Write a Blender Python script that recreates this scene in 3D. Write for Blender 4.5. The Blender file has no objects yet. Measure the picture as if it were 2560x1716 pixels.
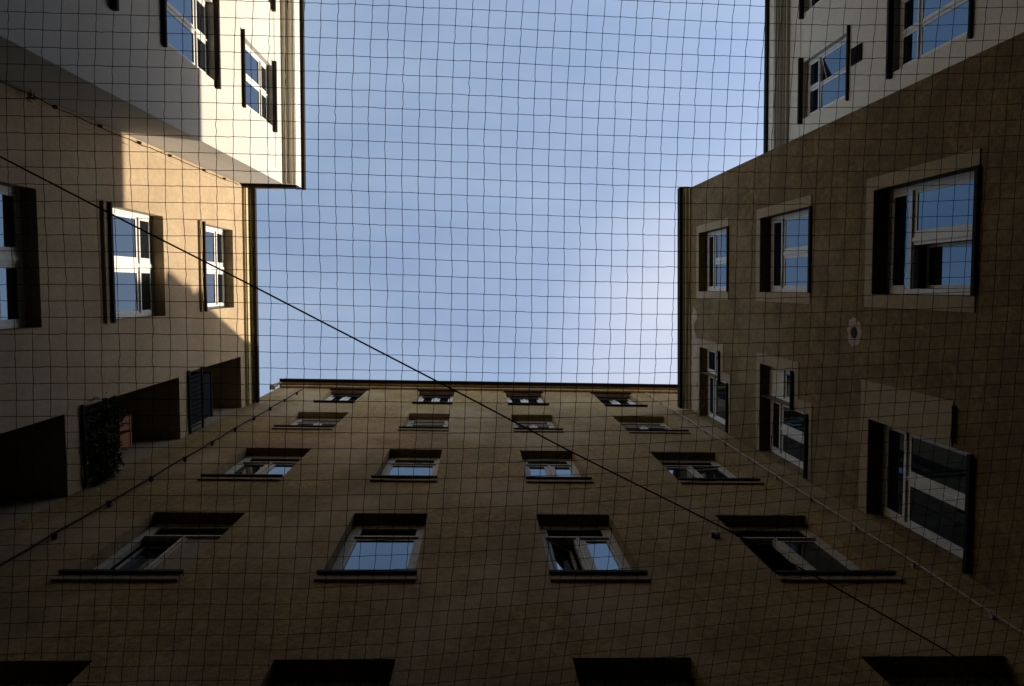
import bpy, bmesh, math, random
from mathutils import Vector, Matrix
random.seed(7)
SC = bpy.context.scene
COL = SC.collection
R = math.radians
Z0 = 1.6                      # eye height above the courtyard paving

# ---------------------------------------------------------------- camera
def look_matrix(rx, ry, rz):
    A = Matrix(((1,0,0),(0,math.cos(rx),-math.sin(rx)),(0,math.sin(rx),math.cos(rx))))
    B = Matrix(((math.cos(ry),0,math.sin(ry)),(0,1,0),(-math.sin(ry),0,math.cos(ry))))
    C = Matrix(((math.cos(rz),-math.sin(rz),0),(math.sin(rz),math.cos(rz),0),(0,0,1)))
    return C @ A @ B
M = look_matrix(0.08228775, -0.04896619, 0.0053829)      # rows: image right, image down, look
cam = bpy.data.objects.new('camera', bpy.data.cameras.new('camera')); COL.objects.link(cam)
rot = Matrix((M[0], -M[1], -M[2])).transposed()
cam.matrix_world = Matrix.Translation((0, 0, Z0)) @ rot.to_4x4()
cam.data.sensor_width = 36; cam.data.lens = 24; cam.data.clip_start = 0.05; cam.data.clip_end = 2000
SC.camera = cam

# ---------------------------------------------------------------- sky, sun, exposure
SUN = Vector((1.0, 0.234, 0.536)).normalized()
elev = math.asin(SUN.z); azim = math.atan2(SUN.y, SUN.x)
w = bpy.data.worlds.new('World'); SC.world = w; w.use_nodes = True
nt = w.node_tree; nt.nodes.clear(); N = nt.nodes.new; L = nt.links.new
out = N('ShaderNodeOutputWorld'); bg = N('ShaderNodeBackground'); sky = N('ShaderNodeTexSky')
sky.sky_type = 'NISHITA'; sky.sun_disc = False; sky.sun_elevation = elev; sky.sun_rotation = math.pi/2 - azim
sky.air_density = 1.0; sky.dust_density = 1.5; sky.ozone_density = 1.0
tc = N('ShaderNodeTexCoord'); mp = N('ShaderNodeMapping'); mp.inputs['Scale'].default_value = (1.6, 3.2, 1.2); mp.inputs['Rotation'].default_value = (0, 0, R(35))
n1 = N('ShaderNodeTexNoise'); n1.inputs['Scale'].default_value = 1.3; n1.inputs['Detail'].default_value = 6; n1.inputs['Roughness'].default_value = .6
L(tc.outputs['Generated'], mp.inputs['Vector']); L(mp.outputs['Vector'], n1.inputs['Vector'])
# thin high cloud, thickest in one part of the sky (towards +x +y)
dt = N('ShaderNodeVectorMath'); dt.operation = 'DOT_PRODUCT'; dt.inputs[1].default_value = Vector((.36, .13, .92)).normalized()
L(tc.outputs['Generated'], dt.inputs[0])
rr = N('ShaderNodeMapRange'); rr.inputs['From Min'].default_value = .945; rr.inputs['From Max'].default_value = 1.0; rr.interpolation_type = 'SMOOTHSTEP'
L(dt.outputs['Value'], rr.inputs['Value'])
r2 = N('ShaderNodeMapRange'); r2.inputs['From Min'].default_value = .35; r2.inputs['From Max'].default_value = .75
L(n1.outputs['Fac'], r2.inputs['Value'])
mm = N('ShaderNodeMath'); mm.operation = 'MULTIPLY_ADD'; mm.inputs[1].default_value = .45; mm.inputs[2].default_value = 0.5
L(r2.outputs['Result'], mm.inputs[0])
m2 = N('ShaderNodeMath'); m2.operation = 'MULTIPLY'; L(mm.outputs[0], m2.inputs[0]); L(rr.outputs['Result'], m2.inputs[1])
m3 = N('ShaderNodeMath'); m3.operation = 'MULTIPLY_ADD'; L(r2.outputs['Result'], m3.inputs[0]); m3.inputs[1].default_value = .22; m4 = N('ShaderNodeMath'); m4.operation = 'ADD'; m4.inputs[1].default_value = .14; m4.inputs[0].default_value = 0; L(m4.outputs[0], m3.inputs[2]); m3.use_clamp = True
mixc = N('ShaderNodeMix'); mixc.data_type = 'RGBA'; mixc.inputs['B'].default_value = (2.75, 3.1, 3.3, 1)
L(m3.outputs[0], mixc.inputs['Factor']); L(sky.outputs[0], mixc.inputs['A'])
mixd = N('ShaderNodeMix'); mixd.data_type = 'RGBA'; mixd.inputs['B'].default_value = (2.95, 2.95, 3.3, 1); L(m2.outputs[0], mixd.inputs['Factor']); L(mixc.outputs['Result'], mixd.inputs['A'])
L(mixd.outputs['Result'], bg.inputs['Color']); bg.inputs['Strength'].default_value = 0.15
L(bg.outputs[0], out.inputs[0])
sl = bpy.data.lights.new('sun', 'SUN'); sl.energy = 3.6; sl.angle = R(0.7); sl.color = (1, .89, .74)
so = bpy.data.objects.new('sun', sl); COL.objects.link(so); so.rotation_euler = SUN.to_track_quat('Z', 'Y').to_euler()
SC.view_settings.view_transform = 'Standard'; SC.view_settings.look = 'None'
SC.view_settings.exposure = 0.95; SC.view_settings.gamma = 1
SC.render.engine = 'CYCLES'; SC.cycles.diffuse_bounces = 1; SC.render.resolution_x = 1024; SC.render.resolution_y = 686

# ---------------------------------------------------------------- materials
def mat(name, col, rough=.85, var=None, var_amt=.5, scale=2.0, fine=0.0, bump=0.0, bump_scale=60, metallic=0, ior=1.45, stain=None, stain_amt=.5, stain_thr=.55, streak=0, spec=.5, tint=None):
    m = bpy.data.materials.new(name); m.use_nodes = True
    t = m.node_tree; b = t.nodes['Principled BSDF']; N = t.nodes.new; L = t.links.new
    b.inputs['Roughness'].default_value = rough; b.inputs['Metallic'].default_value = metallic; b.inputs['IOR'].default_value = ior
    b.inputs['Specular IOR Level'].default_value = spec
    if tint: b.inputs['Specular Tint'].default_value = (*tint, 1)
    g = N('ShaderNodeNewGeometry')
    cur = None
    def mix(fac_socket, a, bcol):
        x = N('ShaderNodeMix'); x.data_type = 'RGBA'
        L(fac_socket, x.inputs['Factor'])
        if a is None: x.inputs['A'].default_value = (*col, 1)
        else: L(a, x.inputs['A'])
        x.inputs['B'].default_value = (*bcol, 1)
        return x.outputs['Result']
    def noise(sc, det, lo, hi, amt, stretch=None, off=0):
        n = N('ShaderNodeTexNoise'); n.inputs['Scale'].default_value = sc; n.inputs['Detail'].default_value = det; n.inputs['Roughness'].default_value = .62
        mpn = N('ShaderNodeMapping'); mpn.inputs['Location'].default_value = (off, off*.7, off*1.3)
        if stretch: mpn.inputs['Scale'].default_value = stretch
        L(g.outputs['Position'], mpn.inputs['Vector']); L(mpn.outputs[0], n.inputs['Vector'])
        r = N('ShaderNodeMapRange'); r.inputs['From Min'].default_value = lo; r.inputs['From Max'].default_value = hi; r.inputs['To Max'].default_value = amt
        L(n.outputs['Fac'], r.inputs['Value']); return r.outputs['Result']
    if var is not None: cur = mix(noise(scale, 8, .40, .60, var_amt), cur, var)
    if fine: 
        cur = mix(noise(17, 4, .46, .60, fine), cur, tuple(c*.45 for c in col))
        cur = mix(noise(9, 5, .50, .64, fine*.5, off=9), cur, tuple(min(1, c*1.7) for c in col))
    if stain is not None:
        cur = mix(noise(.55, 9, stain_thr-.03, stain_thr+.08, stain_amt, stretch=(1, 1, .9), off=3.1), cur, stain)
    if stain is not None: cur = mix(noise(.8, 8, .52, .62, .55, stretch=(.8, .8, .7), off=17.3), cur, tuple(c*.55 for c in col))
    if streak:
        cur = mix(noise(2.2, 6, .5, .75, streak, stretch=(1.6, 1.6, .16), off=5), cur, tuple(c*.5 for c in col))
    if cur is None: b.inputs['Base Color'].default_value = (*col, 1)
    else: L(cur, b.inputs['Base Color'])
    if bump:
        n = N('ShaderNodeTexNoise'); n.inputs['Scale'].default_value = bump_scale; n.inputs['Detail'].default_value = 5
        L(g.outputs['Position'], n.inputs['Vector'])
        bp = N('ShaderNodeBump'); bp.inputs['Strength'].default_value = bump; bp.inputs['Distance'].default_value = .02
        L(n.outputs['Fac'], bp.inputs['Height']); L(bp.outputs[0], b.inputs['Normal'])
    return m

MT = dict(
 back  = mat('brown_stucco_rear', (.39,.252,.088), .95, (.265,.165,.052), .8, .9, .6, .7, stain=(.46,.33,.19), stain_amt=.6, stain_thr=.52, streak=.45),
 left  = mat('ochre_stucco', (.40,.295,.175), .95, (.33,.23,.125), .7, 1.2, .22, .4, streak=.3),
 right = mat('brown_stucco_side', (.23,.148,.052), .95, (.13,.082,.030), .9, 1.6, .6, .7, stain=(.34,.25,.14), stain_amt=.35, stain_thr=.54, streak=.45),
 white = mat('cream_stucco', (.53,.50,.44), .9, (.47,.44,.38), .5, .8, .06, .12, streak=.10),
 whiter= mat('grey_cream_stucco', (.64,.57,.44), .9, (.56,.49,.37), .5, .8, .12, .2, streak=.18),
 band  = mat('smooth_render_band', (.36,.27,.155), .9, (.28,.20,.11), .5, 3, .25, .25),
 patch = mat('pale_plaster_patch', (.46,.35,.25), .95, (.34,.25,.16), .6, 5, .3, .5),
 corn  = mat('cornice_plaster', (.48,.40,.22), .85, (.36,.28,.14), .5, 3, .1),
 cornw = mat('cornice_white', (.62,.57,.46), .8, (.5,.45,.34), .4, 2.5, .05),
 frame = mat('white_window_paint', (.72,.69,.62), .45, (.58,.54,.47), .5, 9, .06),
 frameold = mat('weathered_window_paint', (.60,.52,.40), .6, (.40,.33,.24), .6, 14, .2),
 metal = mat('dark_sheet_metal', (.035,.030,.025), .85, spec=.15, var=(.06,.045,.035), scale=6),
 gutter= mat('gutter_sheet', (.022,.019,.017), .85, spec=.12),
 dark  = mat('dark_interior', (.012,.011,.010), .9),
 glass = mat('window_glass', (.010,.012,.016), .03, ior=2.5, tint=(.48,.76,1.0), bump=.06, bump_scale=1.8),
 cable = mat('black_cable', (.030,.024,.018), .9, spec=.08),
 wire  = mat('galvanised_wire', (.45,.38,.28), .8, spec=.2),
 net   = mat('net_cord', (.006,.010,.010), .8),
 ground= mat('courtyard_paving_stone', (.055,.05,.045), .9, (.035,.03,.028), .6, 3, .3, .3),
 roof  = mat('clay_roof', (.22,.10,.06), .9, (.14,.07,.05), .6, 5, .2),
 blind = mat('cream_blind', (.50,.46,.38), .8),
 terra = mat('terracotta', (.36,.15,.06), .9, (.24,.10,.05), .5, 12, .2),
 leaf  = mat('plant_leaves', (.028,.045,.018), .9, (.045,.07,.025), .6, 20, spec=.1),
 soil  = mat('planter_soil', (.03,.02,.012), 1),
 iron  = mat('painted_ironwork', (.018,.020,.021), .85, spec=.15),
 cab   = mat('dark_cabinet_board', (.012,.013,.012), .9, spec=.08),
)

# ---------------------------------------------------------------- mesh helpers
class MB:
    def __init__(s): s.v = []; s.f = []; s.m = []
    def quad(s, p, m=0):
        i = len(s.v); s.v += [Vector(q) for q in p]; s.f.append(tuple(range(i, i+len(p)))); s.m.append(m)
    def box(s, a, b, m=0):
        x0,y0,z0 = a; x1,y1,z1 = b; i = len(s.v)
        s.v += [Vector(q) for q in ((x0,y0,z0),(x1,y0,z0),(x1,y1,z0),(x0,y1,z0),(x0,y0,z1),(x1,y0,z1),(x1,y1,z1),(x0,y1,z1))]
        for q in ((0,3,2,1),(4,5,6,7),(0,1,5,4),(1,2,6,5),(2,3,7,6),(3,0,4,7)): s.f.append(tuple(i+k for k in q)); s.m.append(m)
    def tube(s, pts, r, n=6, caps=True):
        pts = [Vector(p) for p in pts]; rings = []
        for k, p in enumerate(pts):
            d = (pts[min(k+1, len(pts)-1)] - pts[max(k-1, 0)]).normalized()
            a = d.orthogonal().normalized() if k == 0 else (rings_a - d*rings_a.dot(d)).normalized()
            rings_a = a; b = d.cross(a); i = len(s.v)
            rad = r[k] if isinstance(r, (list, tuple)) else r
            s.v += [p + (a*math.cos(2*math.pi*j/n) + b*math.sin(2*math.pi*j/n))*rad for j in range(n)]
            rings.append(i)
        for k in range(len(rings)-1):
            for j in range(n): s.f.append((rings[k]+j, rings[k]+(j+1)%n, rings[k+1]+(j+1)%n, rings[k+1]+j)); s.m.append(0)
        if caps:
            s.f.append(tuple(rings[0]+j for j in range(n))[::-1]); s.m.append(0)
            s.f.append(tuple(rings[-1]+j for j in range(n))); s.m.append(0)

class Wall:
    """local frame of a facade: u along it, h above eye level, d out into the courtyard"""
    def __init__(s, org, udir, nrm):
        s.o = Vector((org[0], org[1], 0)); s.u = Vector((*udir, 0)).normalized(); s.n = Vector((*nrm, 0)).normalized()
    def P(s, u, h, d=0): return s.o + s.u*u + s.n*d + Vector((0, 0, h + Z0))

def add(name, mb, mats, parent=None, tf=None, origin=(0,0,0), smooth=False, fix=True):
    """mb verts -> (optional tf) -> world; stored relative to origin"""
    me = bpy.data.meshes.new(name)
    og = Vector(origin)
    vs = [(tf(v) if tf else v) - og for v in mb.v]
    me.from_pydata([tuple(v) for v in vs], [], mb.f)
    if not isinstance(mats, (list, tuple)): mats = [mats]
    for m_ in mats: me.materials.append(MT[m_])
    me.polygons.foreach_set('material_index', mb.m)
    if smooth: me.polygons.foreach_set('use_smooth', [True]*len(me.polygons))
    if fix:
        bm = bmesh.new(); bm.from_mesh(me); bmesh.ops.recalc_face_normals(bm, faces=bm.faces[:]); bm.to_mesh(me); bm.free()
    me.update()
    o = bpy.data.objects.new(name, me); COL.objects.link(o)
    if parent is not None:
        o.parent = parent; o.location = og - parent_loc(parent)
    else: o.location = og
    return o
def parent_loc(p):
    l = Vector(p.location)
    while p.parent: p = p.parent; l += p.location
    return l
def empty(name, loc, label, cat, group=None):
    o = bpy.data.objects.new(name, None); COL.objects.link(o); o.location = loc; tag(o, label, cat, group); return o
def tag(o, label, cat, group=None):
    o['label'] = label; o['category'] = cat
    if group: o['group'] = group
    return o
TF = lambda W: (lambda v: W.P(v.x, v.z, v.y))     # mesh coords (u, d, h)

# ---------------------------------------------------------------- facade with real openings
def facade(W, u0, u1, h0, h1, holes, m, parent, reveal=.24, depth=7.0, loggias=(), revm=None):
    mb = MB()
    allh = list(holes) + list(loggias)
    us = sorted({u0, u1, *[x for q in allh for x in q[:2]]}); hs = sorted({h0, h1, *[x for q in allh for x in q[2:4]]})
    us = [x for x in us if u0 <= x <= u1]; hs = [x for x in hs if h0 <= x <= h1]
    for i in range(len(us)-1):
        for j in range(len(hs)-1):
            a, b, c, e = us[i], us[i+1], hs[j], hs[j+1]; mu, mh = (a+b)/2, (c+e)/2
            if any(q[0] < mu < q[1] and q[2] < mh < q[3] for q in allh): continue
            mb.quad([(a,0,c),(b,0,c),(b,0,e),(a,0,e)])
    def rev(q, dd):
        a, b, c, e = q[:4]
        mb.quad([(a,0,c),(a,-dd,c),(a,-dd,e),(a,0,e)]); mb.quad([(b,0,c),(b,0,e),(b,-dd,e),(b,-dd,c)])
        mb.quad([(a,0,e),(a,-dd,e),(b,-dd,e),(b,0,e)]); mb.quad([(a,0,c),(b,0,c),(b,-dd,c),(a,-dd,c)])
    for q in holes: rev(q, reveal)
    for q in loggias:
        rev(q, q[4]); mb.quad([(q[0],-q[4],q[2]),(q[1],-q[4],q[2]),(q[1],-q[4],q[3]),(q[0],-q[4],q[3])])
    dm = .62
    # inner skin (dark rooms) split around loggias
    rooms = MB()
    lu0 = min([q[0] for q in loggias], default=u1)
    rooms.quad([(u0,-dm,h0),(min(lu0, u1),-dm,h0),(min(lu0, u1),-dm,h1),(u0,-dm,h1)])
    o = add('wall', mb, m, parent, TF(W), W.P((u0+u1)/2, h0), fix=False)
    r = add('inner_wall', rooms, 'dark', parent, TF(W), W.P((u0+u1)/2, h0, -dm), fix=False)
    b = MB()
    b.quad([(u0,0,h0),(u0,-depth,h0),(u0,-depth,h1),(u0,0,h1)]); b.quad([(u1,0,h0),(u1,0,h1),(u1,-depth,h1),(u1,-depth,h0)])
    b.quad([(u0,-depth,h0),(u1,-depth,h0),(u1,-depth,h1),(u0,-depth,h1)])
    sidem = m if revm is None else revm
    add('side_wall', b, sidem, parent, TF(W), W.P((u0+u1)/2, h0, -depth/2), fix=False)
    return o

def roof(W, u0, u1, h, depth, parent, eave, rise=.2):
    b = MB(); e = eave
    b.quad([(u0,e,h),(u1,e,h),(u1,-depth,h+rise*depth),(u0,-depth,h+rise*depth)])
    b.quad([(u0,e,h-.02),(u0,-depth,h-.02),(u1,-depth,h-.02),(u1,e,h-.02)], 1)
    b.quad([(u0,e,h-.02),(u0,e,h),(u0,-depth,h+rise*depth),(u0,-depth,h-.02)])
    b.quad([(u1,e,h),(u1,e,h-.02),(u1,-depth,h-.02),(u1,-depth,h+rise*depth)])
    b.quad([(u0,-depth,h-.02),(u0,-depth,h+rise*depth),(u1,-depth,h+rise*depth),(u1,-depth,h-.02)])
    return add('roof', b, ['roof','gutter'], parent, TF(W), W.P((u0+u1)/2, h, -depth/2), fix=False)

def window(W, u0, u1, h0, h1, parent, dep=.17, fm='frame', fw=.06, tr=None, trw=.05, upper=1, lower=2, mw=.09, sill=.07, sill_over=.03, sill_m='metal',
           sub=False, hood=0, hood_over=.1, surround=None, opened=None, deep=None, board=None, glass='glass', barlow=None, label=None, lip=.05, box=None, shutter_box=0):
    O = W.P((u0+u1)/2, h0, -dep)
    f = MB(); d0, d1 = -dep-.07, -dep
    e = .004
    top = h1 - shutter_box
    f.box((u0+e,d0,h0+e),(u0+fw,d1,h1-e)); f.box((u1-fw,d0,h0+e),(u1-e,d1,h1-e))
    f.box((u0+fw,d0,top-fw),(u1-fw,d1-.002,h1-e)); f.box((u0+fw,d0,h0+e),(u1-fw,d1-.002,h0+fw))
    cells = []
    lo, hi = h0+fw, top-fw
    a, b = u0+fw, u1-fw
    def row(n, c, e2):
        wd = (b-a-mw*(n-1))/n
        for k in range(n):
            ua = a + k*(wd+mw); cells.append([ua, ua+wd, c, e2])
            if k < n-1:
                f.box((ua+wd,d0,c),(ua+wd+mw,d1-.003,e2))
                f.box((ua+wd+mw*.32,d1-.003,c),(ua+wd+mw*.68,d1+.018,e2))
    if tr:
        t = h1 - tr
        f.box((a,d0,t-trw/2),(b,d1-.002,t+trw/2)); f.box((a,d1-.002,t-trw*.25),(b,d1+.02,t+trw*.4))
        row(lower, lo, t-trw/2); row(upper, t+trw/2, hi)
    else: row(lower, lo, hi)
    wn = add('window', f, fm, parent, TF(W), O)
    if label: wn['label'] = label
    g = MB()
    for k, (ua, ub, c, e2) in enumerate(cells):
        if board and k in board:
            bb = MB(); bb.box((ua,d1-.04,c),(ub,d1-.012,e2)); add('pane_infill', bb, 'band' if board[k] == 'b' else 'whiter', wn, TF(W), W.P((ua+ub)/2, c, d1)); continue
        s = MB(); sw = .042; dz = (deep or {}).get(k, 0); q0, q1 = d1-.045-dz, d1-.006-dz
        g1 = MB()
        s.box((ua+.002,q0,c+.002),(ua+sw,q1,e2-.002)); s.box((ub-sw,q0,c+.002),(ub-.002,q1,e2-.002))
        s.box((ua+sw,q0,c+.002),(ub-sw,q1-.001,c+sw)); s.box((ua+sw,q0,e2-sw),(ub-sw,q1-.001,e2-.002))
        if barlow and c < lo+.01:
            hb = c + (e2-c)*barlow; s.box((ua+sw,q0+.008,hb-.014),(ub-sw,q1-.002,hb+.014))
        gp = [(ua+sw,q0+.028,c+sw),(ub-sw,q0+.028,c+sw),(ub-sw,q0+.028,e2-sw),(ua+sw,q0+.028,e2-sw)]
        tx, tz = random.uniform(-.004,.004), random.uniform(-.004,.004)
        gp = [(p[0], p[1]+tx*(1 if i in (1,2) else -1)*(ub-ua)*.5+tz*(1 if i > 1 else -1)*(e2-c)*.5, p[2]) for i, p in enumerate(gp)]
        g1.quad(gp)
        if opened and k in opened:
            ang, side = opened[k]; hx = ua if side < 0 else ub
            ca, sa = math.cos(R(ang)), math.sin(R(ang))
            def sw_(v, hx=hx, sd=side):
                x = v.x-hx; y = v.y-q0
                return Vector((hx + x*ca + y*sa*(-sd), q0 - abs(x)*sa + y*ca, v.z))
            s.v = [sw_(v) for v in s.v]; g1.v = [sw_(v) for v in g1.v]
        add('sash', s, fm, wn, TF(W), W.P((ua+ub)/2, c, q1))
        i = len(g.v); g.v += g1.v; g.f.append(tuple(range(i, i+4))); g.m.append(0)
    add('glass', g, glass, wn, TF(W), O, fix=False)
    if sill:
        s = MB(); s.box((u0-sill_over,-dep+.002,h0-.022),(u1+sill_over,sill,h0+.003)); s.box((u0-sill_over,sill,h0-.045),(u1+sill_over,sill+.006,h0+.004))
        add('sill', s, sill_m, wn, TF(W), W.P((u0+u1)/2, h0))
    if sub:
        s = MB(); s.box((u0-sill_over,.0,h0-.15),(u1+sill_over,sill*.55,h0-.024)); add('sill_moulding', s, sub, wn, TF(W), W.P((u0+u1)/2, h0-.1))
    if hood:
        s = MB(); s.box((u0-hood_over,.0,h1+.004),(u1+hood_over,hood,h1+.06)); add('hood', s, 'metal', wn, TF(W), W.P((u0+u1)/2, h1))
    if box:
        s = MB(); s.box((u0-.05,.0,h1-.0),(u1+.05,box,h1+.10)); s.box((u0+fw,-dep-.0,h1-.16),(u1-fw,-dep+.07,h1-.01))
        for k in range(3): s.box((u0+fw,-dep+.004,h1-.25-.07*k),(u1-fw,-dep+.03,h1-.215-.07*k))
        add('shutter_box', s, 'metal', wn, TF(W), W.P((u0+u1)/2, h1))
    if surround:
        sw, pr, sm = surround
        s = MB()
        s.box((u0-sw,.0,h0-.03-sw*0),(u0,pr,h1+sw)); s.box((u1,.0,h0-.03),(u1+sw,pr,h1+sw)); s.box((u0,.0,h1),(u1,pr,h1+sw))
        add('surround', s, sm, wn, TF(W), W.P((u0+u1)/2, h1))
    return wn

# ================================================================ SETTING
g = MB(); g.quad([(-400,-400,0),(400,-400,0),(400,400,0),(-400,400,0)])
gd = add('ground', g, 'ground', fix=False); gd['kind'] = 'structure'

# ---------------- rear building (image bottom)
WB = Wall((0, 2.953), (1, .0166), (.0166, -1))
cols = [(-4.12,-2.98), (-1.60,-.655), (.755,1.715), (3.13,4.36)]
rows = [(6.78,8.70), (10.26,12.19), (13.90,15.69)]
bldB = empty('apartment_building', (0, 2.953, 0), 'tall brown stucco building along the bottom of the photo with four columns of windows', 'building')
holes = [(a,b,c,e) for c,e in rows for a,b in cols] + [(a,b,3.3,5.22) for a,b in cols]
top_cols = [(-4.07,-3.10), (-1.64,-.67), (.755,1.76), (3.22,4.27)]
holes += [(a,b,16.98,18.98) for a,b in top_cols] + [(a,b,-.2,1.75) for a,b in cols]
facade(WB, -5.60, 7.8, -1.6, 19.55, holes, 'back', bldB, depth=9)
roof(WB, -5.7, 7.86, 19.72, 9, bldB, .2, rise=.30)
LC = {0: dict(lower=2), 1: dict(lower=1), 2: dict(lower=2), 3: dict(lower=2)}
for r_, (c, e) in enumerate(rows):
    for k, (a, b) in enumerate(cols):
        kw = dict(LC[k]); kw['tr'] = .46
        if r_ == 0 and k == 2: kw['opened'] = {0: (24, -1)}; kw['mw'] = .10
        if r_ == 0 and k == 3: kw['opened'] = {0: (38, -1)}
        if r_ == 0 and k == 0: kw['deep'] = {0: .10}; kw['board'] = {1: 'b'}  # opaque infill in one pane stands for an olive curtain
        if r_ == 1 and k == 3: kw['opened'] = {1: (6, 1)}
        if r_ == 2: kw['lower'] = 1 if k in (1,) else 2
        window(WB, a, b, c, e, bldB, dep=.155, fm='frameold', fw=.085, sill=.058, sub='band', **kw)
for k, (a, b) in enumerate(cols):
    window(WB, a, b, 3.3, 5.22, bldB, dep=.18, fm='frameold', fw=.085, sill=.058, sub='band', tr=.46, lower=2)
    window(WB, a, b, -.2, 1.75, bldB, dep=.18, fm='frameold', fw=.085, sill=.058, sub='band', tr=.46, lower=2)
for k, (a, b) in enumerate(top_cols):
    window(WB, a, b, 16.98, 18.98, bldB, dep=.13, fm='frame', fw=.11, sill=.05, sill_over=.02, lower=2, mw=.13, box=.06)
# eaves: projecting plaster band, thin gutter
s = MB(); s.box((-5.55,.0,19.24),(7.8,.06,19.5)); s.box((-5.60,.0,19.502),(7.83,.12,19.58)); add('cornice', s, 'back', bldB, TF(WB), WB.P(0, 19.3))
s = MB(); s.box((-5.56,.121,19.54),(7.84,.215,19.66)); add('gutter', s, 'gutter', bldB, TF(WB), WB.P(0, 19.6, .15))
s = MB(); s.box((-5.74,.00,18.9),(-5.605,.13,19.0)); s.tube([(-5.67,.07,19.3),(-5.67,.07,19.0)], .05, 8); s.tube([(-5.74,.07,19.3),(-5.58,.12,19.42)], .035, 8)
add('gutter_outlet', s, 'wire', bldB, TF(WB), WB.P(-5.67, 19, .07))
for (x, hh, wd) in ((6.95, 20.45, .11), (7.45, 20.25, .14)):
    s = MB(); s.box((x-wd,-.22,19.75),(x+wd,.0,hh)); s.box((x-wd-.04,-.26,hh+.002),(x+wd+.04,.04,hh+.07)); add('chimney', s, 'back', bldB, TF(WB), WB.P(x, 19.6, -.2))

# ---------------- left buildings
aL = -.008895
WL = Wall((-5.514, 0), (aL, 1), (1, -aL))
bldL = empty('apartment_building', (-5.514, .3, 0), 'ochre stucco building at left, half in warm sunlight, with corner loggias', 'building')
Lw = [(-1.18,.545,7.12,8.90), (-1.19,.545,10.50,12.33), (-1.23,.50,13.97,15.72)]
Lw0 = (-1.18,.545,3.6,5.4)
logs = [(1.655,2.86,13.15,16.08,1.5), (1.70,2.86,9.66,12.80,1.5), (1.73,2.86,6.2,9.30,1.5), (1.73,2.86,2.8,5.8,1.5)]
facade(WL, -2.335, 2.862, -1.6, 16.42, Lw+[Lw0], 'left', bldL, loggias=logs, depth=8, reveal=.3)
roof(WL, -2.33, 2.80, 16.74, 8, bldL, .2, rise=.18)
for q in Lw+[Lw0]:
    window(WL, *q, bldL, dep=.19, fm='frame', fw=.07, tr=.50, trw=.05, upper=2, lower=2, mw=.17, sill=.085, sill_over=.03, sub='left')
s = MB()
for (p0, p1, c, e, m_) in ((0,.05,16.38,16.41,0),(0,.08,16.412,16.62,0),(0,.125,16.622,16.65,0),(0,.155,16.652,16.70,0)): s.box((-2.33,p0,c),(2.84,p1,e))
add('cornice', s, 'corn', bldL, TF(WL), WL.P(0, 16.4))
s = MB(); s.box((-2.31,.157,16.60),(2.83,.222,16.72)); add('gutter', s, 'gutter', bldL, TF(WL), WL.P(0, 16.5, .2))

def railing(W, u0, u1, h, parent, hh=.56):
    s = MB(); s.box((u0-.03,.012,h-.04),(u1,.05,h)); s.box((u0-.03,.012,h+hh),(u1,.05,h+hh+.035))
    n = 13
    for k in range(n+1):
        u = u0 + (u1-u0-.03)*k/n; s.box((u,.022,h),(u+.014,.038,h+hh))
    return add('railing', s, 'iron', parent, TF(W), W.P((u0+u1)/2, h))
for q in logs: railing(WL, q[0], q[1]-.02, q[2]+.03, bldL)

aWL = Wall((-4.53, 0), (aL, 1), (1, -aL))
bldWL = empty('apartment_building', (-4.53, -2.34, 0), 'cream white stucco building at upper left projecting past the ochre one, sunlit near its eaves', 'building')
Ww = []
for c, e in ((6.9,8.86), (10.28,12.20), (13.60,15.50), (3.6,5.4)):
    Ww += [(-4.74,-3.47,c,e), (-7.3,-6.03,c,e)]
facade(aWL, -8.3, -2.335, -1.6, 16.26, Ww, 'white', bldWL, depth=9)
roof(aWL, -8.3, -2.33, 16.98, 9, bldWL, .27, rise=.18)
for q in Ww:
    window(aWL, *q, bldWL, dep=.10, fm='frame', fw=.06, tr=.52, trw=.04, upper=2, lower=2, mw=.05, sill=.055, sill_over=.09, sill_m='gutter', hood=.085, hood_over=.12)
s = MB()
for (p1, c, e) in ((.09,16.20,16.24),(.12,16.242,16.265),(.20,16.267,16.29),(.225,16.292,16.31),(.255,16.312,16.34)): s.box((-8.3,.0,c),(-2.335,p1,e))
add('cornice', s, 'cornw', bldWL, TF(aWL), aWL.P(-5, 16.3))
s = MB(); s.box((-8.3,.0,16.342),(-2.336,.27,16.84)); add('fascia', s, 'white', bldWL, TF(aWL), aWL.P(-5, 16.35, .25))
s = MB(); s.box((-8.3,.272,16.82),(-2.30,.345,16.95)); s.box((-2.333,-1.0,16.36),(-2.27,.272,16.44)); s.box((-2.333,.1,16.442),(-2.31,.272,16.95)); add('gutter', s, 'gutter', bldWL, TF(aWL), aWL.P(-5, 16.35, .3))

# ---------------- right buildings
aR = .025419
WR = Wall((5.114, 0), (aR, 1), (-1, aR))
bldR = empty('apartment_building', (5.114, .3, 0), 'shaded dark brown stucco building at right with pale bands round its windows', 'building')
Rb = [(-1.26,.075,6.84,8.67), (-1.26,.075,10.36,12.23), (-1.26,.085,13.84,15.69)]
Ra = [(1.375,1.965,14.28,15.61), (1.375,1.965,10.87,12.18)]
Rc = [(1.967,3.02,13.80,15.61), (1.967,3.03,10.36,12.18), (1.72,3.02,6.78,8.67)]
Rlow = [(-1.26,.075,3.4,5.2), (1.72,2.9,3.4,5.2)]
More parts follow.
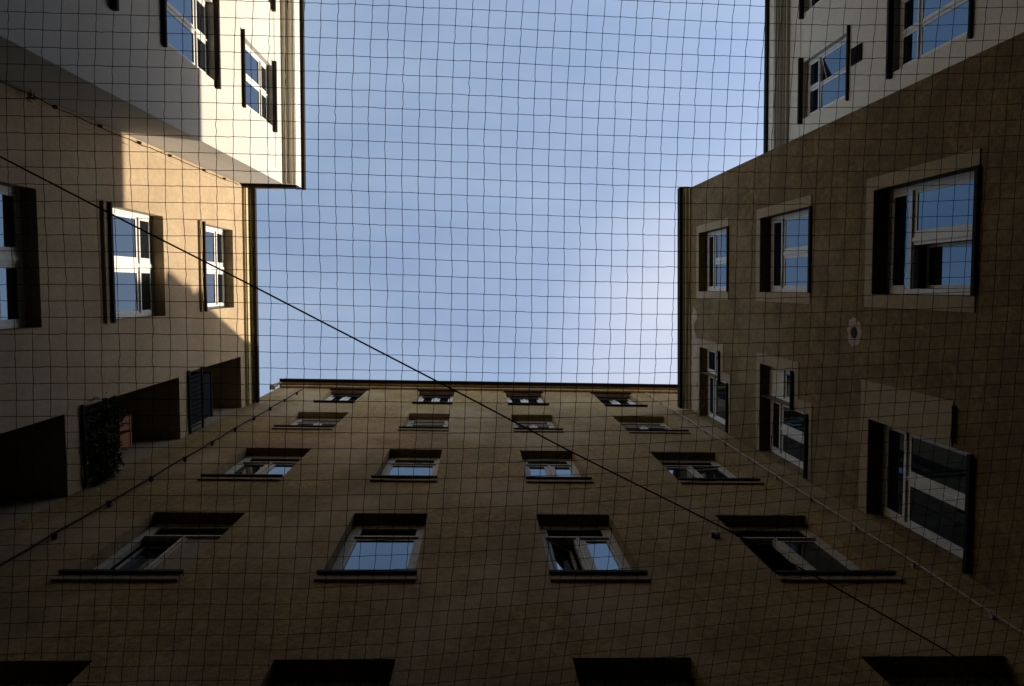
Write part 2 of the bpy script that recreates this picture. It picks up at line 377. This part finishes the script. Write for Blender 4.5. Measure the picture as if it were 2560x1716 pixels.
# opening reaches must stay inside the wall (corner with rear wall at u about 3.04)
Rc = [(a, min(b, 3.0), c, e) for a, b, c, e in Rc]
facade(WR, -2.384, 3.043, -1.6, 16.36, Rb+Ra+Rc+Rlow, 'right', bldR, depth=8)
roof(WR, -2.38, 3.0, 16.60, 8, bldR, .18, rise=.18)
SB = (.165, .012, 'band')
for i, q in enumerate(Rb):
    window(WR, *q, bldR, dep=.19, fm='frame', fw=.07, tr=.50, trw=.06, upper=1, lower=2, mw=(.13,.085,.06)[i], sill=.032, sill_over=-.005, sill_m='gutter', surround=SB,
           deep={1: .16} if i == 0 else None)
for q in Rlow: window(WR, *q, bldR, dep=.19, fm='frame', fw=.07, tr=.50, trw=.06, upper=1, lower=2, mw=.13, sill=.045, sill_over=-.005, sill_m='gutter', surround=SB)
for i, q in enumerate(Ra):
    window(WR, *q, bldR, dep=.17, fm='frame', fw=.05, tr=.62, upper=1, lower=1, sill=.05, sill_over=.03, sill_m='gutter', board={1: 'w'} if i == 1 else None)
    s = MB(); a, b, c, e = q
    s.box((a-.19,.0,c-.2),(a,.012,e+.0)); s.box((a-.19,.0,e),(Rc[i][1],.012,e+.15)); s.box((a,.0,c-.2),(a+.41,.012,c-.06)); s.box((a+.41,.0,Rc[i][2]-.15),(Rc[i][0],.012,c-.06))
    s.box((Rc[i][0],.0,Rc[i][2]-.15),(Rc[i][1],.012,Rc[i][2]-.05))
    add('surround', s, 'band', bldR, TF(WR), WR.P(a, c))
for i, q in enumerate(Rc):
    window(WR, *q, bldR, dep=.19, fm='frame', fw=.07, tr=.46 if i < 2 else .52, trw=.06, upper=1, lower=2 if i else 1, mw=.10, sill=.05, sill_over=0, sill_m='gutter')
s = MB(); s.box((1.215,.0,7.08),(1.715,.012,8.86)); s.box((1.715,.0,8.672),(3.0,.012,8.86)); s.box((1.25,.012,7.04),(1.66,.05,7.075)); add('infill_panel', s, 'band', bldR, TF(WR), WR.P(1.4, 7.1))
s = MB()
for (p1, c, e) in ((.035,16.30,16.36),(.10,16.362,16.42),(.165,16.422,16.50)): s.box((-2.38,.0,c),(2.98,p1,e))
add('cornice', s, 'corn', bldR, TF(WR), WR.P(0, 16.4))
s = MB(); s.box((-2.40,.167,16.42),(2.96,.235,16.62)); s.box((-2.41,-.3,16.44),(-2.385,.234,16.56)); add('gutter', s, 'gutter', bldR, TF(WR), WR.P(0, 16.5, .2))
def blob(W, cu, ch, ru, rh, n, seed, d=.006, th=.006, hole=None):
    rnd = random.Random(seed); mb = MB(); oc = []; ic = []
    for k in range(n):
        a = 2*math.pi*k/n; f = 1+rnd.uniform(-.16,.16)
        oc.append((cu+ru*math.cos(a)*f, ch+rh*math.sin(a)*f)); ic.append((cu+hole[0]*math.cos(a), ch+hole[1]*math.sin(a)) if hole else (cu, ch))
    for k in range(n):
        j = (k+1) % n
        mb.quad([(oc[k][0],d,oc[k][1]),(oc[j][0],d,oc[j][1]),(ic[j][0],d,ic[j][1]),(ic[k][0],d,ic[k][1])])
        mb.quad([(oc[k][0],0,oc[k][1]),(oc[j][0],0,oc[j][1]),(oc[j][0],d,oc[j][1]),(oc[k][0],d,oc[k][1])])
    return mb
o = add('plaster_patch', blob(WR, .60, 9.07, .20, .175, 26, 3, hole=(.078,.062)), 'patch', bldR, TF(WR), WR.P(.6, 9.07), fix=False)
o['label'] = 'pale plaster ring round a vent hole'
s = MB(); s.tube([(.60,.012,9.07),(.60,.002,9.07)], .079, 20); add('vent_hole_disc', s, 'dark', bldR, TF(WR), WR.P(.6, 9.07))  # solid dark disc on the wall, coloured as the shade inside the hole
mb = MB(); rnd = random.Random(5); pts = []
NN = 26
lo = []; hi = []
for k in range(NN+1):
    u = .45 + (2.95-.45)*k/NN; lo.append((u, 15.92 - .12*math.sin(k*.9) - (.10 if k > 9 else 0) + rnd.uniform(-.05,.05) - .1*(k>9)+ (.3 if k in (0,) else 0))); hi.append((u, 16.22 + rnd.uniform(-.04,.04) - (.12 if k < 2 else 0)))
for k in range(NN): mb.quad([(lo[k][0],.004,lo[k][1]),(lo[k+1][0],.004,lo[k+1][1]),(hi[k+1][0],.004,hi[k+1][1]),(hi[k][0],.004,hi[k][1])])
o = add('plaster_patch', mb, 'patch', bldR, TF(WR), WR.P(1.5, 16), fix=False); o['label'] = 'pale flaking plaster strip under the eaves'

dWR = 7.5
WW = Wall((dWR, 0), (aR, 1), (-1, aR))
bldWR = empty('apartment_building', (dWR, -2.38, 0), 'shaded grey cream stucco building at upper right set back behind the brown one', 'building')
Wr = []
for c, e in ((10.28,12.24), (13.73,15.66), (6.8,8.75), (3.4,5.2)):
    Wr += [(-5.12,-3.86,c,e), (-7.45,-6.19,c,e)]
facade(WW, -8.3, 1.0, -1.6, 16.42, Wr, 'whiter', bldWR, depth=8)
roof(WW, -8.3, 1.0, 16.96, 8, bldWR, .31, rise=.18)
for i, q in enumerate(Wr):
    window(WW, *q, bldWR, dep=.11, fm='frame', fw=.06, tr=.55, trw=.05, upper=2, lower=2, mw=.05, sill=.05, sill_over=.10, sill_m='gutter', hood=.10, hood_over=.10,
           opened={0: (14, -1)} if i == 2 else None)
s = MB()
for (p1, c, e) in ((.08,16.36,16.40),(.13,16.402,16.43),(.20,16.432,16.46),(.25,16.462,16.49),(.30,16.492,16.53)): s.box((-8.3,.0,c),(1.0,p1,e))
add('cornice', s, 'cornw', bldWR, TF(WW), WW.P(-5, 16.4))
s = MB(); s.box((-8.3,.0,16.532),(1.0,.313,16.83)); add('fascia', s, 'cornw', bldWR, TF(WW), WW.P(-5, 16.5, .3))
s = MB(); s.box((-8.3,.315,16.80),(1.0,.375,16.93)); add('gutter', s, 'gutter', bldWR, TF(WW), WW.P(-5, 16.8, .35))
s = MB(); s.box((-4.72,.0,13.24),(-4.40,.035,13.60)); 
for k in range(5): s.box((-4.70,.036,13.27+.065*k),(-4.42,.05,13.30+.065*k))
add('vent_grille', s, 'gutter', bldWR, TF(WW), WW.P(-4.5, 13.4))

# ---------------- unseen building added behind the viewpoint to shade the lower walls
WF = Wall((1.4, -8.4), (-1, 0), (0, 1))
bldF = empty('apartment_building', (1.4, -8.4, 0), 'plain brown building, unseen and added to shade the courtyard', 'building')
hf = [(a, a+1.2, c, c+1.9) for a in (-4.6,-2.2,.2,2.6) for c in (3.3,6.8,10.3,13.7)]
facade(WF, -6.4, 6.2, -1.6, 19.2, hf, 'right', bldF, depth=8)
roof(WF, -6.4, 6.2, 19.3, 8, bldF, .2, rise=.1)
for q in hf: window(WF, *q, bldF, dep=.18, fm='frameold', fw=.085, tr=.46, lower=2, sub='band')

# ================================================================ THINGS
# lightning conductors down the rear wall
def conductor(u, h0, h1, r, label, mt, clampm='cable', w_=.0, step=1.15):
    e = empty('lightning_conductor', WB.P(u, h0), label, 'lightning conductor', 'lightning conductors on the rear wall')
    rnd = random.Random(int(u*10)); pts = []; h = h0
    while h < h1:
        pts.append((u+rnd.uniform(-.012,.012)+w_*(h1-h), .06+rnd.uniform(-.006,.006), h)); h += .45
    pts.append((u, .06, h1))
    s = MB(); s.tube(pts, r, 6); add('rod', s, mt, e, TF(WB), WB.P(u, h0))
    h = h1-.5
    while h > h0:
        s = MB(); s.box((u-r*1.4,0,h-.02),(u+r*1.4,.06+r*1.3,h+.02)); s.tube([(u-.035,.06,h),(u+.035,.06,h)], r*.9, 6)
        add('clamp', s, clampm, e, TF(WB), WB.P(u, h)); h -= step
    return e
conductor(-4.79, -1.2, 18.6, .014, 'dark rod with clamps running up the rear wall beside its leftmost windows', 'cable')
conductor(4.74, -1.2, 19.0, .010, 'thin pale rod running up the rear wall beside its rightmost windows', 'wire', clampm='wire')

# cables in the corner between the ochre and the cream walls
def wall_cable(du, r, label, mt, wob, h0=2, h1=16.3, clips=True, seed=1):
    rnd = random.Random(seed); pts = []; h = h0; off = 0
    while h < h1:
        off = off*.6 + rnd.uniform(-wob, wob); pts.append((-2.33+du+off, .02+abs(off)*.5, h)); h += .22
    e = empty('wall_cable', WL.P(-2.3, h0), label, 'cable', 'cables up the corner of the ochre wall')
    s = MB(); s.tube(pts, r, 5); add('cord', s, mt, e, TF(WL), WL.P(-2.3, h0))
    if clips:
        for hh in (7.9, 9.3, 10.35, 11.5, 12.6, 14.1, 15.2):
            s = MB(); s.box((-2.33+du-.02,0,hh),(-2.33+du+.02,.045,hh+.05)); add('clip', s, 'cable', e, TF(WL), WL.P(-2.3, hh))
    return e
wall_cable(.045, .006, 'wavy black cable clipped up the corner beside the cream building', 'cable', .018, seed=2)
wall_cable(.15, .007, 'straight grey cable lower on the ochre wall, next to the wavy one', 'wire', .003, seed=4, clips=False)
s = MB(); rnd = random.Random(3)
for k in range(14):
    a = rnd.uniform(0, 6.28); l_ = rnd.uniform(.04,.11); p = Vector((-2.25, .05, 8.75))
    q = p + Vector((math.cos(a)*l_, rnd.uniform(0,.08), math.sin(a)*l_)); s.tube([p, (p+q)/2+Vector((rnd.uniform(-.02,.02),)*3), q], .005, 4)
tag(add('cable_tangle', s, 'cable', None, TF(WL), WL.P(-2.25, 8.75)), 'small tangled bunch of dark wire on the corner cable at far left', 'wire')

# small box on rear wall
s = MB(); s.box((2.80,0,7.86),(2.90,.07,7.93)); s.tube([(2.85,.06,7.86),(2.85,.06,7.80)], .012, 6)
tag(add('junction_box', s, 'patch', None, TF(WB), WB.P(2.85, 7.9)), 'small pale box fixed to the dark rear wall left of the bottom right window', 'junction box')

for W_, u_a, u_b, hh, lb in ((aWL, -8.2, -2.6, 15.62, 'thin dark wire running level under the eaves of the sunlit cream wall'), (WW, -8.2, -3.2, 15.78, 'thin dark wire running level under the eaves of the shaded grey cream wall')):
    e = empty('wall_wire', W_.P(u_b, hh), lb, 'wire', 'level wires under the eaves')
    rnd = random.Random(8); s = MB(); n_ = 24
    s.tube([(u_a+(u_b-u_a)*k/n_, .022+rnd.uniform(-.004,.004), hh+rnd.uniform(-.006,.006)) for k in range(n_+1)], .006, 5)
    add('cord', s, 'wire', e, TF(W_), W_.P(u_b, hh))

# steel cable spanning the court
def pix(x, y, h):     # point at height h seen at photo position (x, y) on the 2339 px wide print; used once to measure the cable
    d = M.transposed() @ Vector(((x*1.09449-1280)/1706.667, (y*1.09449-858)/1706.667, 1))
    return Vector((d.x/d.z*h, d.y/d.z*h, h+Z0))
hp = 2.30
kp = [pix(-150,281,hp), pix(0,358,hp), pix(290,508,hp-.004), pix(580,655,hp), pix(1040,893,hp), pix(1300,1030,hp), pix(1640,1200,hp), pix(1860,1315,hp), pix(2150,1480,hp), pix(2400,1640,hp)]
dl = (kp[0]-kp[1]).normalized(); t = (-5.5-kp[0].x)/dl.x; a0 = kp[0]+dl*t
if a0.y < -2.3: t = (-4.53-kp[0].x)/dl.x; a0 = kp[0]+dl*t
dr = (kp[-1]-kp[-2]).normalized(); t = (2.99-kp[-1].y)/dr.y; a1 = kp[-1]+dr*t
pts = [a0]+kp+[a1]
s = MB(); s.tube(pts, .0029, 6); tag(add('steel_cable', s, 'cable'), 'single black cable stretched diagonally across the whole courtyard', 'cable')

# loggia things
s = MB(); s.box((1.82,-.42,13.20),(2.72,-.04,14.36)); s.box((1.80,-.44,14.362),(2.74,-.02,14.42)); s.box((2.26,-.038,13.22),(2.28,-.028,14.3))
tag(add('cabinet', s, 'cab', None, TF(WL), WL.P(2.3, 13.2, -.2)), 'black cabinet standing behind the railing of the topmost left loggia', 'cabinet')
for k, (ua, ub) in enumerate(((2.02,2.24),(2.27,2.50))):
    e = empty('planter_box', WL.P((ua+ub)/2, 10.48, .05), ['terracotta planter on the middle loggia railing, farther from the rear wall', 'terracotta planter on the middle loggia railing, nearer the rear wall'][k], 'planter', 'terracotta planters on the loggia railing')
    s = MB()
    s.quad([(ua+.02,-.04,10.48),(ub-.02,-.04,10.48),(ub-.02,.10,10.48),(ua+.02,.10,10.48)])
    b0 = [(ua+.02,-.04,10.48),(ub-.02,-.04,10.48),(ub-.02,.10,10.48),(ua+.02,.10,10.48)]; b1 = [(ua,-.06,10.74),(ub,-.06,10.74),(ub,.12,10.74),(ua,.12,10.74)]
    for i in range(4): s.quad([b0[i], b0[(i+1)%4], b1[(i+1)%4], b1[i]])
    s.box((ua-.01,-.07,10.74),(ub+.01,.13,10.77))
    add('pot', s, 'terra', e, TF(WL), WL.P((ua+ub)/2, 10.48, .05))
def plant(label, cu, ch, cd, ru, rh, rd, n, seed, hang=.0):
    rnd = random.Random(seed); base = WL.P(cu, ch, cd)
    e = empty('balcony_plant', base, label, 'plant', 'plants on the middle loggia')
    st = MB()
    tips = []
    for k in range(14):
        a = rnd.uniform(0, 6.28); q = Vector((cu+ru*.8*math.cos(a)*rnd.random(), cd+rd*.8*math.sin(a)*rnd.random(), ch+rh*rnd.uniform(.4,1)))
        p0 = Vector((cu, cd, ch)); mid = (p0+q)/2+Vector((rnd.uniform(-.04,.04), rnd.uniform(-.04,.04), .05)); st.tube([p0, mid, q], [.008,.006,.003], 4); tips.append((p0, mid, q))
    add('stem', st, 'leaf', e, TF(WL), base)
    lf = MB()
    for k in range(n):
        p0, mid, q = rnd.choice(tips); t_ = rnd.random(); c = (mid.lerp(q, t_) + Vector((rnd.gauss(0, ru*.28), rnd.gauss(0, rd*.28), rnd.gauss(0, rh*.16))))
        l_ = rnd.uniform(.03,.06); ax = Vector((rnd.gauss(0,1), rnd.gauss(0,1), rnd.gauss(0,1))).normalized(); bx_ = ax.orthogonal().normalized()
        lf.quad([c-ax*l_, c+bx_*l_*.35, c+ax*l_, c-bx_*l_*.35])
    add('leaves', lf, 'leaf', e, TF(WL), base, fix=False)
plant('bushy dark plant filling the near end of the middle loggia railing', 1.98, 9.70, .0, .26, .95, .16, 2600, 1)
plant('dark leafy plant beside the rear wall end of the middle loggia', 2.66, 9.70, .07, .24, .62, .14, 1800, 2)
plant('dark trailing plant between the two terracotta planters and the loggia floor', 2.32, 9.70, .03, .26, .72, .15, 2200, 3)

# ---------------------------------------------------------------- bird net
HN = 2.14; CELL = .05
X0, X1, Y0, Y1 = -3.1, 3.6, -2.0, 2.0
nx = int((X1-X0)/CELL); ny = int((Y1-Y0)/CELL)
rn = random.Random(11)
def warp(x, y):
    X, Y = x/HN, y/HN
    dx = -.085*(Y+.08)*abs(Y+.08)*(1.25-.35*X) ; dy = 0
    if Y > .05: dy = -.15*(Y-.05)*(X+.25)*(1 if X > -.25 else .35)
    dx += .006*math.sin(2.1*Y+1.3*X) ; dy += .010*math.sin(2.3*X+.8) + .004*math.sin(5.1*X+3*Y) - .004*X
    z = .02*math.sin(1.1*x+.5)*math.cos(1.3*y)
    return x+dx*HN, y+dy*HN, HN+z+Z0
K = [[None]*(ny+1) for _ in range(nx+1)]
for i in range(nx+1):
    for j in range(ny+1):
        a, b, c = warp(X0+.018+i*CELL, Y0+.008+j*CELL)
        K[i][j] = Vector((a+rn.gauss(0,.0007), b+rn.gauss(0,.0005), c+rn.gauss(0,.001)))
verts = []; faces = []
RT = .00105
def strand(pts):
    base = None
    for k, p in enumerate(pts):
        d = (pts[min(k+1, len(pts)-1)] - pts[max(k-1, 0)]).normalized()
        s_ = Vector((0,0,1)).cross(d).normalized(); u_ = d.cross(s_); i = len(verts)
        for m_ in range(3):
            an = 2*math.pi*m_/3 + .5; verts.append(p + s_*math.cos(an)*RT + u_*math.sin(an)*RT)
        if base is not None:
            for m_ in range(3): faces.append((base+m_, base+(m_+1)%3, i+(m_+1)%3, i+m_))
        base = i
def path(kn, perp, amp):
    pts = []; sgn = rn.choice((-1, 1))
    for k in range(len(kn)-1):
        a, b = kn[k], kn[k+1]; w1 = rn.gauss(0, amp); w2 = rn.gauss(0, amp)
        pts += [a, a.lerp(b, .3)+perp*w1, a.lerp(b, .7)+perp*w2]
    pts.append(kn[-1]); return pts
for i in range(nx+1): strand(path(K[i], Vector((1,0,0)), .0009))
for j in range(ny+1): strand(path([K[i][j] for i in range(nx+1)], Vector((0,1,0)), .0005))
KR = .0024
for i in range(nx+1):
    for j in range(ny+1):
        p = K[i][j]; b = len(verts)
        for q in ((KR,0,0),(0,KR,0),(-KR,0,0),(0,-KR,0),(0,0,KR),(0,0,-KR)): verts.append(p+Vector(q))
        for q in ((0,1,4),(1,2,4),(2,3,4),(3,0,4),(1,0,5),(2,1,5),(3,2,5),(0,3,5)): faces.append(tuple(b+t_ for t_ in q))
me = bpy.data.meshes.new('bird_net'); me.from_pydata([tuple(v) for v in verts], [], faces); me.materials.append(MT['net']); me.update()
net = bpy.data.objects.new('bird_net', me); COL.objects.link(net)
tag(net, 'black square mesh bird net stretched overhead across the courtyard', 'net')
